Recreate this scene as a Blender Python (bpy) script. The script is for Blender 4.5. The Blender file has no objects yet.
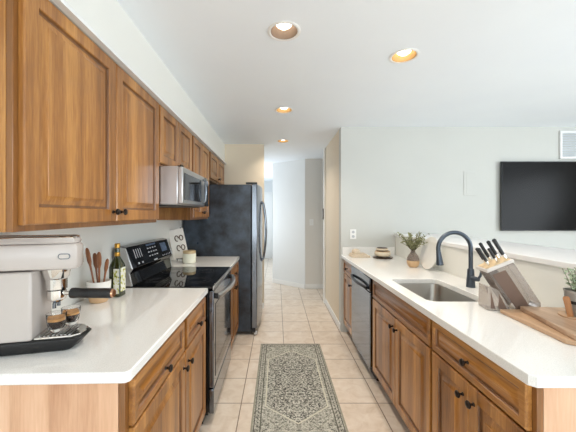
import bpy, bmesh, math, random
from mathutils import Vector, Matrix
random.seed(7)
PI = math.pi
C = bpy.context.scene.collection
sc = bpy.context.scene

# ------------------------------------------------------------------ camera
cam_d = bpy.data.cameras.new('camera')
cam_d.sensor_width = 36; cam_d.lens = 36 * 300 / 576
cam_d.shift_x = 11 / 576; cam_d.shift_y = -2 / 576
cam_d.clip_start = 0.05
cam = bpy.data.objects.new('camera', cam_d); C.objects.link(cam)
cam.location = (0, 0, 1.40); cam.rotation_euler = (PI / 2, 0, 0)
sc.camera = cam

# ------------------------------------------------------------------ world, exposure, window light
w = bpy.data.worlds.new('world'); sc.world = w; w.use_nodes = True
bg = w.node_tree.nodes['Background']
bg.inputs[0].default_value = (0.86, 0.93, 1.0, 1); bg.inputs[1].default_value = 1.2
vs = sc.view_settings
vs.view_transform = 'Standard'; vs.look = 'None'; vs.gamma = 1.0; vs.exposure = 0.0
vs.use_curve_mapping = False
sc.cycles.use_denoising = True
sc.cycles.max_bounces = 10; sc.cycles.diffuse_bounces = 6; sc.cycles.glossy_bounces = 5
sc.cycles.transmission_bounces = 10; sc.cycles.transparent_max_bounces = 12
sc.cycles.sample_clamp_indirect = 6.0

def area(name, loc, rot, sx, sy, power, col=(1, 1, 1)):
    l = bpy.data.lights.new(name, 'AREA'); l.shape = 'RECTANGLE'; l.size = sx; l.size_y = sy
    l.energy = power; l.color = col
    o = bpy.data.objects.new(name, l); C.objects.link(o); o.location = loc; o.rotation_euler = rot
    return o
# daylight area lights added at unseen windows, shaped to brighten ceiling and walls: patio door behind, windows in the dining side, hall window
area('unseen_patio_daylight', (0.9, -4.70, 1.28), (PI / 2 + .55, 0, 0), 4.8, 2.1, 118, (0.862, 0.94, 1.0))
area('unseen_dining_daylight', (5.30, -0.8, 1.40), (0, PI / 2 + .55, 0), 1.9, 4.2, 175, (0.862, 0.94, 1.0))
area('unseen_hall_daylight', (-0.85, 7.1, 1.4), (0, -PI / 2, 0), 1.5, 3.4, 26, (0.88, 0.95, 1.0))
CAN_W = 6.0

# ------------------------------------------------------------------ helpers
def link(name, me, mat=None, parent=None, loc=None):
    o = bpy.data.objects.new(name, me); C.objects.link(o)
    if mat: me.materials.append(mat)
    if parent: o.parent = parent
    if loc: o.location = loc
    return o

class MB:
    def __init__(s): s.bm = bmesh.new()
    def box(s, x0, x1, y0, y1, z0, z1):
        v = [s.bm.verts.new(p) for p in ((x0,y0,z0),(x1,y0,z0),(x1,y1,z0),(x0,y1,z0),(x0,y0,z1),(x1,y0,z1),(x1,y1,z1),(x0,y1,z1))]
        for f in ((0,3,2,1),(4,5,6,7),(0,1,5,4),(1,2,6,5),(2,3,7,6),(3,0,4,7)): s.bm.faces.new([v[i] for i in f])
        return s
    def loops(s, ls, cap0=True, cap1=True):
        rings = [[s.bm.verts.new(p) for p in l] for l in ls]
        n = len(rings[0])
        for a, b in zip(rings, rings[1:]):
            for i in range(n):
                s.bm.faces.new((a[i], a[(i+1) % n], b[(i+1) % n], b[i]))
        if cap0: s.bm.faces.new(list(reversed(rings[0])))
        if cap1: s.bm.faces.new(rings[-1])
        return s
    def lathe(s, prof, c=(0,0,0), seg=32, cap0=True, cap1=True, M=None):
        ls = []
        for r, z in prof:
            l = [Vector((r*math.cos(2*PI*i/seg), r*math.sin(2*PI*i/seg), z)) for i in range(seg)]
            if M: l = [M @ p for p in l]
            ls.append([p + Vector(c) for p in l])
        return s.loops(ls, cap0, cap1)
    def tube(s, pts, r, seg=12, cap=True):
        pts = [Vector(p) for p in pts]; ls = []
        n = len(pts); rr = r if isinstance(r, (list, tuple)) else [r]*n
        t0 = (pts[1]-pts[0]).normalized()
        ref = Vector((0,0,1)) if abs(t0.z) < 0.9 else Vector((1,0,0))
        u = t0.cross(ref).normalized()
        for i in range(n):
            t = (pts[min(i+1,n-1)] - pts[max(i-1,0)]).normalized()
            u = (u - t*u.dot(t)).normalized(); v = t.cross(u)
            ls.append([pts[i] + (u*math.cos(2*PI*k/seg) + v*math.sin(2*PI*k/seg))*rr[i] for k in range(seg)])
        return s.loops(ls, cap, cap)
    def prism(s, poly, a0, a1, axis='z'):
        def P(p, a):
            if axis == 'z': return (p[0], p[1], a)
            if axis == 'y': return (p[0], a, p[1])
            return (a, p[0], p[1])
        return s.loops([[P(p, a0) for p in poly], [P(p, a1) for p in poly]])
    def build(s, name, mat=None, parent=None, loc=None, bevel=0, smooth=True, segs=2):
        bmesh.ops.recalc_face_normals(s.bm, faces=s.bm.faces)
        me = bpy.data.meshes.new(name); s.bm.to_mesh(me); s.bm.free()
        if smooth:
            for p in me.polygons: p.use_smooth = True
            me.set_sharp_from_angle(angle=math.radians(35))
        o = link(name, me, mat, parent, loc)
        if bevel:
            m = o.modifiers.new('bevel', 'BEVEL'); m.width = bevel; m.segments = segs
            m.limit_method = 'ANGLE'; m.angle_limit = math.radians(40)
        return o

def cut(o, cutters):
    for mb in cutters:
        bmesh.ops.recalc_face_normals(mb.bm, faces=mb.bm.faces)
        me = bpy.data.meshes.new('cut'); mb.bm.to_mesh(me); mb.bm.free()
        c = bpy.data.objects.new('cut', me); C.objects.link(c)
        m = o.modifiers.new('b', 'BOOLEAN'); m.operation = 'DIFFERENCE'; m.object = c; m.solver = 'EXACT'
        dg = bpy.context.evaluated_depsgraph_get()
        nm = bpy.data.meshes.new_from_object(o.evaluated_get(dg))
        o.modifiers.clear(); o.data = nm
        bpy.data.objects.remove(c)
    return o

def rrect(x0, x1, y0, y1, r, n=6):
    out = []
    for cx, cy, a in ((x1-r, y1-r, 0), (x0+r, y1-r, 90), (x0+r, y0+r, 180), (x1-r, y0+r, 270)):
        for i in range(n+1):
            t = math.radians(a + 90*i/n); out.append((cx + r*math.cos(t), cy + r*math.sin(t)))
    return out

def thing(name, label, cat, loc=(0,0,0), rotz=0, group=None):
    o = bpy.data.objects.new(name, None); C.objects.link(o); o.empty_display_size = .05
    o.location = loc; o.rotation_euler = (0, 0, rotz); o['label'] = label; o['category'] = cat
    if group: o['group'] = group
    return o
def tag(o, label, cat, group=None):
    o['label'] = label; o['category'] = cat
    if group: o['group'] = group
    return o
def struct(o, label=None):
    o['kind'] = 'structure'
    if label: o['label'] = label
    return o
def lab(o, t): o['label'] = t; return o
def dup(root, loc, rotz, label, group):
    r = root.copy(); C.objects.link(r); r.location = loc; r.rotation_euler = (0,0,rotz); r['label'] = label; r['group'] = group
    for ch in list(root.children):
        c = ch.copy(); C.objects.link(c); c.parent = r
        for g in list(ch.children):
            d = g.copy(); C.objects.link(d); d.parent = c
    return r

# ------------------------------------------------------------------ materials
def lin(r, g, b):
    f = lambda c: c/12.92 if c <= .04045 else ((c+.055)/1.055)**2.4
    return (f(r/255), f(g/255), f(b/255), 1)
class NT:
    def __init__(s, name):
        s.m = bpy.data.materials.new(name); s.m.use_nodes = True
        s.t = s.m.node_tree; s.b = s.t.nodes['Principled BSDF']
    def n(s, typ, **kw):
        x = s.t.nodes.new(typ)
        for k, v in kw.items(): setattr(x, k, v)
        return x
    def put(s, sock, v):
        if hasattr(v, 'is_linked') or isinstance(v, bpy.types.NodeSocket): s.t.links.new(v, sock)
        else: sock.default_value = v
    def math(s, op, a, b=0.0, c=0.0):
        x = s.n('ShaderNodeMath', operation=op)
        s.put(x.inputs[0], a); s.put(x.inputs[1], b); s.put(x.inputs[2], c)
        return x.outputs[0]
    def coord(s, kind='Object'):
        return s.n('ShaderNodeTexCoord').outputs[kind]
    def mapping(s, vec, scale=(1,1,1), loc=(0,0,0), rot=(0,0,0)):
        x = s.n('ShaderNodeMapping'); s.put(x.inputs[0], vec); s.put(x.inputs[1], loc)
        x.inputs[2].default_value = rot; x.inputs[3].default_value = scale
        return x.outputs[0]
    def noise(s, vec, scale, detail=4, rough=.5, dist=0):
        x = s.n('ShaderNodeTexNoise'); s.put(x.inputs['Vector'], vec); x.inputs['Scale'].default_value = scale
        x.inputs['Detail'].default_value = detail; x.inputs['Roughness'].default_value = rough
        x.inputs['Distortion'].default_value = dist
        return x.outputs[0]
    def ramp(s, fac, stops, interp='LINEAR'):
        x = s.n('ShaderNodeValToRGB'); s.put(x.inputs[0], fac); cr = x.color_ramp; cr.interpolation = interp
        while len(cr.elements) < len(stops): cr.elements.new(.5)
        for e, (p, c) in zip(cr.elements, stops): e.position = p; e.color = c
        return x.outputs[0]
    def mix(s, fac, a, b, mode='MIX'):
        x = s.n('ShaderNodeMix', data_type='RGBA', blend_type=mode)
        s.put(x.inputs[0], fac); s.put(x.inputs[6], a); s.put(x.inputs[7], b)
        return x.outputs[2]
    def bump(s, h, strength=.2, dist=.01):
        x = s.n('ShaderNodeBump'); s.put(x.inputs['Height'], h); x.inputs['Strength'].default_value = strength
        x.inputs['Distance'].default_value = dist
        s.t.links.new(x.outputs[0], s.b.inputs['Normal'])
    def set(s, col=None, rough=None, metal=None, **kw):
        if col is not None: s.put(s.b.inputs['Base Color'], col)
        if rough is not None: s.put(s.b.inputs['Roughness'], rough)
        if metal is not None: s.b.inputs['Metallic'].default_value = metal
        for k, v in kw.items(): s.b.inputs[k].default_value = v
        return s.m

def simple(name, rgb, rough=.5, metal=0, var=.06, scale=14, bump=0, **kw):
    t = NT(name); c = lin(*rgb); v = t.coord()
    nz = t.noise(v, scale, 3)
    lo = tuple(x*(1-var) for x in c[:3]) + (1,); hi = tuple(min(1, x*(1+var)) for x in c[:3]) + (1,)
    m = t.set(t.ramp(nz, [(.3, lo), (.7, hi)]), rough, metal, **kw)
    if bump: t.bump(t.noise(v, 250, 2), bump, .002)
    return m

def wood(name, dark, mid, light, axis='z', rough=.32, stave=.075, freq=1.0, stave_amt=.2):
    t = NT(name); v = t.coord()
    rnd = t.n('ShaderNodeObjectInfo').outputs['Random']
    off = t.n('ShaderNodeCombineXYZ')
    for i in range(3): t.put(off.inputs[i], t.math('MULTIPLY', rnd, 9.0 + 4*i))
    add = t.n('ShaderNodeVectorMath', operation='ADD'); t.put(add.inputs[0], v); t.put(add.inputs[1], off.outputs[0])
    p = add.outputs[0]
    k = {'z': (1, 1, .07), 'x': (.07, 1, 1), 'y': (1, .07, 1)}[axis]
    broad = t.noise(t.mapping(p, tuple(13*freq*a for a in k)), 1, 5, .55, .5)
    fine = t.noise(t.mapping(p, tuple(150*freq*a for a in k)), 1, 3, .6)
    sep = t.n('ShaderNodeSeparateXYZ'); t.put(sep.inputs[0], p)
    cross = {'z': sep.outputs[0], 'x': sep.outputs[2], 'y': sep.outputs[0]}[axis]
    if axis == 'z': cross = t.math('ADD', cross, t.math('MULTIPLY', sep.outputs[1], 0.6))
    wn = t.n('ShaderNodeTexWhiteNoise', noise_dimensions='1D')
    t.put(wn.inputs['W'], t.math('FLOOR', t.math('DIVIDE', cross, stave)))
    f = t.math('ADD', t.math('MULTIPLY', broad, .8), t.math('MULTIPLY', wn.outputs[0], stave_amt))
    f = t.math('ADD', f, t.math('MULTIPLY', t.math('SUBTRACT', fine, .5), .38))
    col = t.ramp(f, [(.2, lin(*dark)), (.5, lin(*mid)), (.8, lin(*light))])
    m = t.set(col, rough)
    t.b.inputs['Coat Weight'].default_value = .35; t.b.inputs['Coat Roughness'].default_value = .18
    t.bump(fine, .06, .002)
    return m

M = {}
OAK = ((94, 56, 22), (156, 103, 48), (204, 148, 80))
M['oak_v'] = wood('honey_oak_vertical', *OAK, axis='z')
M['oak_h'] = wood('honey_oak_horizontal', *OAK, axis='x')
M['oak_end'] = wood('oak_veneer_end_panel', (186, 138, 104), (214, 170, 136), (230, 192, 160), axis='z', rough=.4)
M['oak_dark'] = wood('oak_shadow_frame', (96, 58, 26), (132, 86, 42), (160, 110, 62), axis='z')  # face frame coloured darker to stand for shade in the door gaps
M['groove_shade'] = wood('oak_groove_shade', (84, 52, 26), (116, 76, 42), (140, 96, 56), axis='z')  # shadow of the door grooves, put into a darker wood colour
M['toe'] = simple('toe_kick_brown', (92, 66, 44), .6)
M['wall'] = simple('wall_paint', (203, 204, 199), .75, var=.012, scale=3, bump=.04)
M['wall_shade'] = simple('shade_lift_wall_paint', (232, 232, 226), .75, var=.012, scale=3, bump=.04)  # wall paint lightened in colour to lift the walls in shade
M['wall_hall'] = simple('hall_wall_paint', (228, 231, 232), .75, var=.01, scale=3, bump=.04)
M['wall_grey'] = simple('grey_wall_paint', (226, 223, 217), .75, var=.01, scale=3, bump=.04)
M['wall_lamp_tint'] = simple('lamp_tinted_wall_paint', (226, 213, 191), .75, var=.012, scale=3, bump=.04)  # warm light of the ceiling lamps put into the paint colour
M['ceil'] = simple('ceiling_paint', (243, 249, 255), .85, var=.01, scale=3, bump=.04)
M['trim'] = simple('white_trim_paint', (238, 239, 238), .4, var=.01)
M['bar'] = simple('white_ledge', (238, 238, 238), .35, var=.01)
M['halfwall'] = simple('half_wall_paint', (240, 234, 227), .7, var=.01, scale=3)
t = NT('white_quartz'); v = t.coord()
q = t.ramp(t.noise(v, 320, 2), [(.35, lin(228, 228, 226)), (.6, lin(242, 242, 240))])
M['quartz'] = t.set(q, .07)
t.b.inputs['IOR'].default_value = 1.9
# floor tile
t = NT('beige_floor_tile'); v = t.coord('Object')
br = t.n('ShaderNodeTexBrick'); br.offset = 0; br.squash = 1
T = .336
t.put(br.inputs['Vector'], t.mapping(v, loc=(-.072 + 30*T, -2.22 + 30*T, 0)))
br.inputs['Scale'].default_value = 1; br.inputs['Mortar Size'].default_value = .0036
br.inputs['Mortar Smooth'].default_value = .1; br.inputs['Bias'].default_value = 0
br.inputs['Brick Width'].default_value = T; br.inputs['Row Height'].default_value = T
br.inputs['Color1'].default_value = (0, 0, 0, 1); br.inputs['Color2'].default_value = (1, 1, 1, 1)
tilec = t.ramp(t.noise(v, 9, 6, .6, .8), [(.3, lin(206, 190, 172)), (.5, lin(221, 208, 193)), (.72, lin(233, 224, 212))])
tilec = t.mix(.12, tilec, t.mix(br.outputs['Color'], lin(200, 175, 150), lin(240, 225, 208)))
col = t.mix(br.outputs['Fac'], tilec, lin(136, 118, 102))
M['tile'] = t.set(col, .33)
t.bump(t.math('SUBTRACT', 1.0, br.outputs['Fac']), .4, .003)

M['steel'] = simple('brushed_steel', (196, 197, 198), .28, 1, var=.05, scale=6)
M['steel_sink'] = simple('sink_steel', (176, 172, 166), .3, 1, var=.06, scale=5)
M['steel_dark'] = simple('dark_steel', (120, 125, 132), .10, 1, var=.05, scale=6)
M['steel_door'] = simple('fridge_door_steel', (120, 124, 130), .16, 1, var=.05, scale=6)
M['chrome'] = simple('chrome', (225, 222, 218), .08, 1, var=.02)
M['copper'] = simple('copper_trim', (196, 150, 120), .2, 1, var=.03)
M['black'] = simple('black_plastic', (22, 22, 23), .4, var=.1)
M['blackgloss'] = simple('black_gloss', (14, 14, 16), .06, var=.05)
M['cooktop'] = simple('black_ceramic_glass', (10, 10, 11), .04, var=.05)
M['ring'] = simple('burner_ring_print', (86, 86, 88), .15, var=.05)
M['mark'] = simple('grey_control_print', (190, 192, 196), .4, var=.05)
M['louvre'] = simple('louvre_paint', (222, 228, 234), .5, var=.01)
M['lcd'] = simple('blue_grey_display', (92, 108, 132), .15, var=.3, scale=60)
M['bronze'] = simple('oil_rubbed_bronze', (46, 38, 34), .3, .8, var=.1)
M['gunmetal'] = simple('slate_faucet_metal', (84, 92, 102), .28, .75, var=.06)
t = NT('black_textured_steel_sheen'); v = t.coord()  # mottled bluish reflection painted into the base colour
M['fridge_side'] = t.set(t.ramp(t.noise(v, 5, 5, .6), [(.35, lin(14, 16, 20)), (.68, lin(66, 77, 90))]),
                         t.math('ADD', t.math('MULTIPLY', t.noise(v, 4, 4), .25), .2))
t.bump(t.noise(v, 120, 3), .35, .004)
M['white_plastic'] = simple('white_plastic', (236, 235, 232), .3, var=.01)
M['off_white'] = simple('switch_plate_white', (240, 240, 238), .4, var=.01)
M['enamel'] = simple('warm_white_enamel', (190, 182, 176), .25, var=.01)
M['ceramic'] = simple('white_ceramic', (238, 236, 230), .25, var=.02)
M['plate'] = simple('plate_white_glaze', (240, 238, 233), .3, var=.03)
M['clay'] = simple('tan_clay', (208, 174, 134), .55, var=.08)
M['lid'] = simple('brushed_gold_lid', (200, 178, 138), .4, .3, var=.05)
M['brown'] = simple('dark_brown_glaze', (74, 54, 40), .35, var=.15)
M['cream'] = simple('cream_glaze', (222, 208, 184), .4, var=.06)
M['linen'] = simple('beige_linen', (216, 200, 178), .9, var=.1, scale=120)
M['gold'] = simple('gold_foil', (198, 152, 70), .3, .8, var=.1)
M['goldcan'] = simple('gold_reflector', (160, 132, 88), .5, .3, var=.05)
M['whitecan'] = simple('pale_reflector', (104, 88, 76), .6, 0, var=.05)
M['utensil'] = wood('utensil_wood', (98, 56, 30), (140, 86, 50), (170, 115, 72), axis='z', freq=3)
M['board'] = wood('acacia_board', (126, 98, 76), (170, 140, 114), (198, 170, 144), axis='y', freq=1.6, stave=.045, stave_amt=.4, rough=.45)
M['board_edge'] = wood('oak_board', (152, 116, 86), (186, 150, 116), (208, 174, 142), axis='y', freq=1.6, stave=.06, stave_amt=.3, rough=.45)
M['tagwood'] = wood('tag_wood', (150, 96, 48), (190, 132, 78), (212, 160, 104), axis='z', freq=3)
M['slotwood'] = simple('pale_slot_wood', (226, 200, 158), .5, var=.1)
M['leaf_olive'] = simple('olive_leaf', (140, 142, 102), .6, var=.35, scale=40)
M['leaf_grey'] = simple('pale_green_leaf', (178, 196, 168), .6, var=.35, scale=50)
M['stem'] = simple('stem_green_brown', (92, 88, 58), .7, var=.15)
M['zinc'] = simple('galvanised_zinc', (170, 168, 164), .4, .7, var=.15, scale=30)
M['soil'] = simple('potting_soil', (58, 44, 34), .95, var=.3, scale=90)
M['paper'] = simple('white_paper', (240, 236, 228), .7, var=.02)
M['ink'] = simple('brown_ink', (96, 72, 54), .7, var=.1)
M['wax'] = simple('candle_wax', (226, 226, 208), .5, var=.03)
M['coffee'] = simple('espresso', (38, 20, 12), .15, var=.1)
M['crema'] = simple('crema', (196, 140, 72), .4, var=.2, scale=60)
M['oil'] = simple('dark_green_bottle_glass', (40, 48, 18), .08, var=.2, **{'Coat Weight': .6})
M['label'] = simple('bottle_label', (226, 226, 214), .6, var=.03)
t = NT('bottle_label_print'); v = t.coord()
M['labelprint'] = t.set(t.ramp(t.noise(v, 55, 2), [(.5, lin(226, 226, 214)), (.58, lin(196, 192, 80)), (.66, lin(96, 112, 50))]), .6)
t = NT('tv_screen'); M['screen'] = t.set(lin(14, 12, 11), .2); t.b.inputs['Specular IOR Level'].default_value = .12
t = NT('clear_glass')
M['glass'] = t.set((1, 1, 1, 1), .0); t.b.inputs['Transmission Weight'].default_value = 1; t.b.inputs['IOR'].default_value = 1.3
t = NT('smoked_plastic')
M['smoke'] = t.set(lin(206, 198, 192), .12); t.b.inputs['Transmission Weight'].default_value = .75; t.b.inputs['IOR'].default_value = 1.15
t = NT('smoked_dark_plastic')
M['smokedark'] = t.set(lin(150, 128, 116), .15); t.b.inputs['Transmission Weight'].default_value = .4; t.b.inputs['IOR'].default_value = 1.15
M['collar'] = simple('pale_grey_collar', (214, 208, 202), .35, var=.02)
t = NT('smoked_vase_glass')
M['smokeglass'] = t.set(lin(190, 178, 170), .05); t.b.inputs['Transmission Weight'].default_value = .7; t.b.inputs['IOR'].default_value = 1.2
def emit(name, rgb, s):
    t = NT(name); t.b.inputs['Emission Color'].default_value = lin(*rgb); t.b.inputs['Emission Strength'].default_value = s
    return t.set(lin(*rgb), .5)
M['bulb'] = emit('lamp_glow', (255, 240, 215), 6)

# rug
t = NT('woven_rug'); v = t.coord()
sp = t.n('ShaderNodeSeparateXYZ'); t.put(sp.inputs[0], v)
au = t.math('ABSOLUTE', sp.outputs[0]); av = t.math('ABSOLUTE', sp.outputs[1])
cmb = t.n('ShaderNodeCombineXYZ'); t.put(cmb.inputs[0], au); t.put(cmb.inputs[1], av)
sym = cmb.outputs[0]
def vor(scale):
    x = t.n('ShaderNodeTexVoronoi'); t.put(x.inputs['Vector'], sym); x.inputs['Scale'].default_value = scale
    return x.outputs
motif = t.noise(sym, 50, 2, .6)
cell = t.n('ShaderNodeSeparateColor'); t.put(cell.inputs[0], vor(120)[1])
val = t.math('ADD', t.math('MULTIPLY', motif, .75), t.math('MULTIPLY', cell.outputs[0], .5))
field = t.ramp(val, [(0, lin(66, 66, 64)), (.46, lin(112, 112, 106)), (.57, lin(150, 150, 142)), (.68, lin(178, 178, 168)), (.8, lin(204, 203, 194))], 'CONSTANT')
span = t.ramp(val, [(0, lin(104, 104, 98)), (.46, lin(148, 148, 138)), (.62, lin(168, 168, 158)), (.74, lin(196, 195, 185))], 'CONSTANT')
bord = t.ramp(val, [(0, lin(96, 96, 92)), (.46, lin(172, 171, 161)), (.6, lin(196, 195, 185)), (.7, lin(154, 154, 145))], 'CONSTANT')
HW, HL = .315, .70
d = t.math('MINIMUM', t.math('SUBTRACT', HW, au), t.math('SUBTRACT', HL, av))
hexd = t.math('SUBTRACT', t.math('SUBTRACT', .53, av), t.math('MULTIPLY', au, .8))
hexd = t.math('MINIMUM', t.math('MULTIPLY', hexd, .78), t.math('SUBTRACT', .225, au))
c = t.mix(t.math('GREATER_THAN', hexd, 0.0), span, field)
c = t.mix(t.math('COMPARE', hexd, 0.0, .005), c, lin(204, 202, 186))
c = t.mix(t.math('LESS_THAN', d, .062), c, bord)
c = t.mix(t.math('COMPARE', d, .062, .004), c, lin(92, 92, 82))
c = t.mix(t.math('COMPARE', d, .02, .003), c, lin(84, 84, 76))
dots = t.math('LESS_THAN', t.math('FRACT', t.math('MULTIPLY', t.math('ADD', au, av), 28.0)), .3)
c = t.mix(t.math('MULTIPLY', dots, t.math('COMPARE', d, .042, .006)), c, lin(76, 76, 70))
c = t.mix(t.math('LESS_THAN', d, .012), c, lin(150, 148, 134))
M['rug'] = t.set(c, .95)
t.bump(t.noise(v, 300, 2), .3, .003)

# ------------------------------------------------------------------ setting
H = 2.435
XL = -1.10          # left wall
XR, YB, YTV = 5.5, -4.8, 3.57
def wallbox(name, x0, x1, y0, y1, z0, z1, mat, label=None):
    return struct(MB().box(x0, x1, y0, y1, z0, z1).build(name, M[mat], smooth=False), label)
struct(MB().box(XL - .2, XR + .2, YB - .2, 10.0, -.12, 0).build('floor', M['tile'], smooth=False), 'beige square ceramic floor tiles with brown grout')
ceiling = MB().box(XL - .2, XR + .2, YB - .2, 10.0, H, H + .2).build('ceiling', M['ceil'], smooth=False)
LAMPS = [(.040, 1.70), (.832, 1.965), (.070, 2.985), (.085, 4.25)]
cut(ceiling, [MB().lathe([(.078, H - .05), (.078, H + .13)], (x, y, 0), 40) for x, y in LAMPS])
struct(ceiling, 'flat off-white ceiling')
wallbox('wall_left', XL - .12, XL, YB, 4.57, 0, H, 'wall_shade', 'pale wall behind the range and coffee machine')
wallbox('wall_fridge', XL, -.195, 4.45, 4.57, 0, H, 'wall_lamp_tint', 'wall stub with warm lamp tint beside the refrigerator')
wallbox('wall_hall_left', -1.02, -.92, 4.57, 5.3, 0, H, 'wall_hall')
wallbox('wall_hall_left.001', -1.02, -.92, 8.9, 9.5, 0, H, 'wall_hall')
wallbox('wall_hall_left.002', -1.02, -.92, 5.3, 8.9, 0, .5, 'wall_hall')
wallbox('wall_hall_left.003', -1.02, -.92, 5.3, 8.9, 2.2, H, 'wall_hall')
wallbox('wall_hall_back', -1.02, .2, 9.5, 9.6, 0, H, 'wall_hall', 'distant hall wall')
struct(MB().prism([(-.09, 6.13), (.525, 5.62), (.60, 5.72), (.02, 6.2), (.02, 9.5), (-.09, 9.5)], 0, H).build('wall_angled', M['wall_hall'], smooth=False), 'white angled wall at the end of the kitchen')
wallbox('wall_hall_right', .53, 2.4, 5.62, 5.74, 0, H, 'wall_grey', 'grey wall with a light switch at the end of the kitchen')
wallbox('wall_hall_side', 2.3, 2.4, 4.57, 5.62, 0, H, 'wall_hall')
wallbox('wall_pier', .762, .90, 3.691, 4.77, 0, H, 'wall_lamp_tint', 'wall end between the kitchen and the hall')
wallbox('wall_back', .762, XR, 3.57, 3.69, 0, H, 'wall', 'white wall behind the television')
wallbox('wall_hall_front', .90, 2.4, 4.65, 4.77, 0, H, 'wall_hall')
wr = wallbox('wall_right', XR - .1, XR, YB, YTV, 0, H, 'wall')
cut(wr, [MB().box(XR - .3, XR + .2, -2.9, 1.3, .40, 2.40)])
wb = wallbox('wall_behind', XL - .12, XR, YB - .1, YB, 0, H, 'wall')
cut(wb, [MB().box(-1.0, 3.6, YB - .3, YB + .2, .1, 2.38)])
# soffit above the wall cabinets and its trim
struct(MB().box(XL, -.775, -.3, 4.45, 2.135, H).build('soffit', M['wall_shade'], smooth=False), 'white soffit above the wall cabinets')
struct(MB().prism([(-.775, 2.136), (-.748, 2.136), (-.750, 2.15), (-.768, 2.172), (-.775, 2.172)], .85, 4.449, 'y').build('trim_1', M['trim']), 'white cove trim along the soffit')
# half wall and bar ledge
wallbox('wall_half', 1.41, 1.53, .80, 3.57, 0, 1.135, 'wall_shade', 'low wall behind the sink counter')
struct(MB().box(1.395, 1.93, .76, 3.569, 1.136, 1.167).build('trim_2', M['bar'], bevel=.004), 'white bar ledge on the low wall')
# baseboards
def base(name, pts, h=.085, th=.012, label=None):
    mb = MB()
    for (a, b) in zip(pts, pts[1:]):
        a, b = Vector(a), Vector(b); n = Vector((-(b-a).y, (b-a).x)).normalized()*th
        mb.prism([a, b, b+n, a+n], 0.001, h)
    return struct(mb.build(name, M['trim'], bevel=.003), label)
base('baseboard_hall', [(.52, 5.62), (-.09, 6.13)], label='white baseboard on the angled wall')
base('baseboard_hall.001', [(2.29, 5.62), (.525, 5.62)])
base('baseboard_back', [(.02, 9.5), (-.9, 9.5)])
base('baseboard_pier', [(.762, 3.60), (.762, 4.77)], label='white baseboard along the wall end')
base('baseboard_left', [(XL, 4.449), (-.195, 4.449)][::-1])
struct(MB().box(.742, .92, 4.771, 4.80, 0, 2.2).box(.735, .761, 4.70, 4.771, 0, H - .001).build('trim_3', M['trim'], bevel=.003), 'white door casing on the wall end')
# far hall door
dr = struct(MB().box(-.75, -.20, 9.465, 9.499, 0, 2.05).build('door_1', M['trim'], bevel=.003), 'white door far down the hall')
MB().box(-.80, -.75, 9.46, 9.499, 0, 2.1).box(-.20, -.15, 9.46, 9.499, 0, 2.1).box(-.75, -.20, 9.46, 9.499, 2.05, 2.1).build('door_casing', M['trim'], dr, bevel=.004)
# unseen windows, placed for the light (behind the camera and to the side)
def window(name, along, a0, a1, z0, z1, pos, n):
    mb = MB(); f = .05
    def bx(p0, p1, q0, q1):
        if along == 'x': mb.box(p0, p1, pos - .03, pos + .03, q0, q1)
        else: mb.box(pos - .03, pos + .03, p0, p1, q0, q1)
    bx(a0, a1, z0, z0 + f); bx(a0, a1, z1 - f, z1)
    for i in range(n + 1):
        p = a0 + (a1 - a0 - f)*i/n; bx(p, p + f, z0 + f, z1 - f)
    return struct(mb.build(name, M['trim'], smooth=False))
window('window_1', 'x', -1.0, 3.6, .1, 2.38, YB - .06, 3)
window('window_2', 'y', -2.9, 1.3, .40, 2.40, XR - .05, 3)
window('window_3', 'y', 5.3, 8.9, .5, 2.2, -.97, 3)

# ------------------------------------------------------------------ recessed lights
LLAB = ['recessed ceiling light with pale reflector, nearest above the aisle', 'recessed ceiling light with gold reflector on the right, above the sink side',
        'recessed ceiling light third along the aisle, beyond the range', 'small far recessed ceiling light before the hall']
for i, (x, y) in enumerate(LAMPS):
    th = thing('recessed_ceiling_light', LLAB[i], 'ceiling light', (x, y, H), 0, 'recessed ceiling lights')
    MB().lathe([(.076, .0), (.076, -.003), (.083, -.006), (.094, -.003), (.095, -.0005)], seg=48, cap0=False, cap1=False).build('trim_ring', M['white_plastic'], th)
    MB().lathe([(.0755, -.003), (.070, .03), (.060, .075), (.052, .10)], seg=40, cap0=False, cap1=False).build('reflector', M['whitecan' if i == 0 else 'goldcan'], th)
    q = .024 if i == 0 else .034
    MB().lathe([(.001, .042-q), (.025, .046-q), (.043, .060-q), (.050, .085-q), (.051, .10)], seg=32, cap1=True).build('bulb', M['bulb'], th)
    l = bpy.data.lights.new('can_lamp', 'AREA'); l.shape = 'DISK'; l.size = .04; l.energy = CAN_W; l.color = (1, .87, .72); l.spread = math.radians(125)
    lo = bpy.data.objects.new('can_lamp', l); C.objects.link(lo); lo.parent = th; lo.location = (0, 0, .038-q)

# ------------------------------------------------------------------ cabinets
def panel_bm(w, h, t=.02, fr=.055):
    L = []
    for ins, y in ((0, 0), (0, -t+.004), (.004, -t), (fr-.003, -t), (fr, -t+.003), (fr+.002, -t+.011), (fr+.010, -t+.013), (fr+.038, -t+.003), (fr+.040, -t+.0005)):
        L.append([(ins, y, ins), (w-ins, y, ins), (w-ins, y, h-ins), (ins, y, h-ins)])
    m = MB(); m.loops(L)
    m.bm.faces.ensure_lookup_table()
    for f in m.bm.faces[16:24]: f.material_index = 1   # groove shadow painted as a darker strip
    return m
knob_me = None
def knob(parent, loc):
    global knob_me
    if knob_me is None:
        R = Matrix.Rotation(PI/2, 3, 'X')
        o = MB().lathe([(.008, 0), (.0075, .002), (.005, .005), (.005, .013), (.010, .017), (.0145, .020), (.0155, .024), (.013, .028), (.006, .030), (.001, .0305)], seg=24, M=R).build('knob', M['bronze'], parent, loc)
        knob_me = o.data; return o
    return link('knob', knob_me, None, parent, loc)
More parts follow.
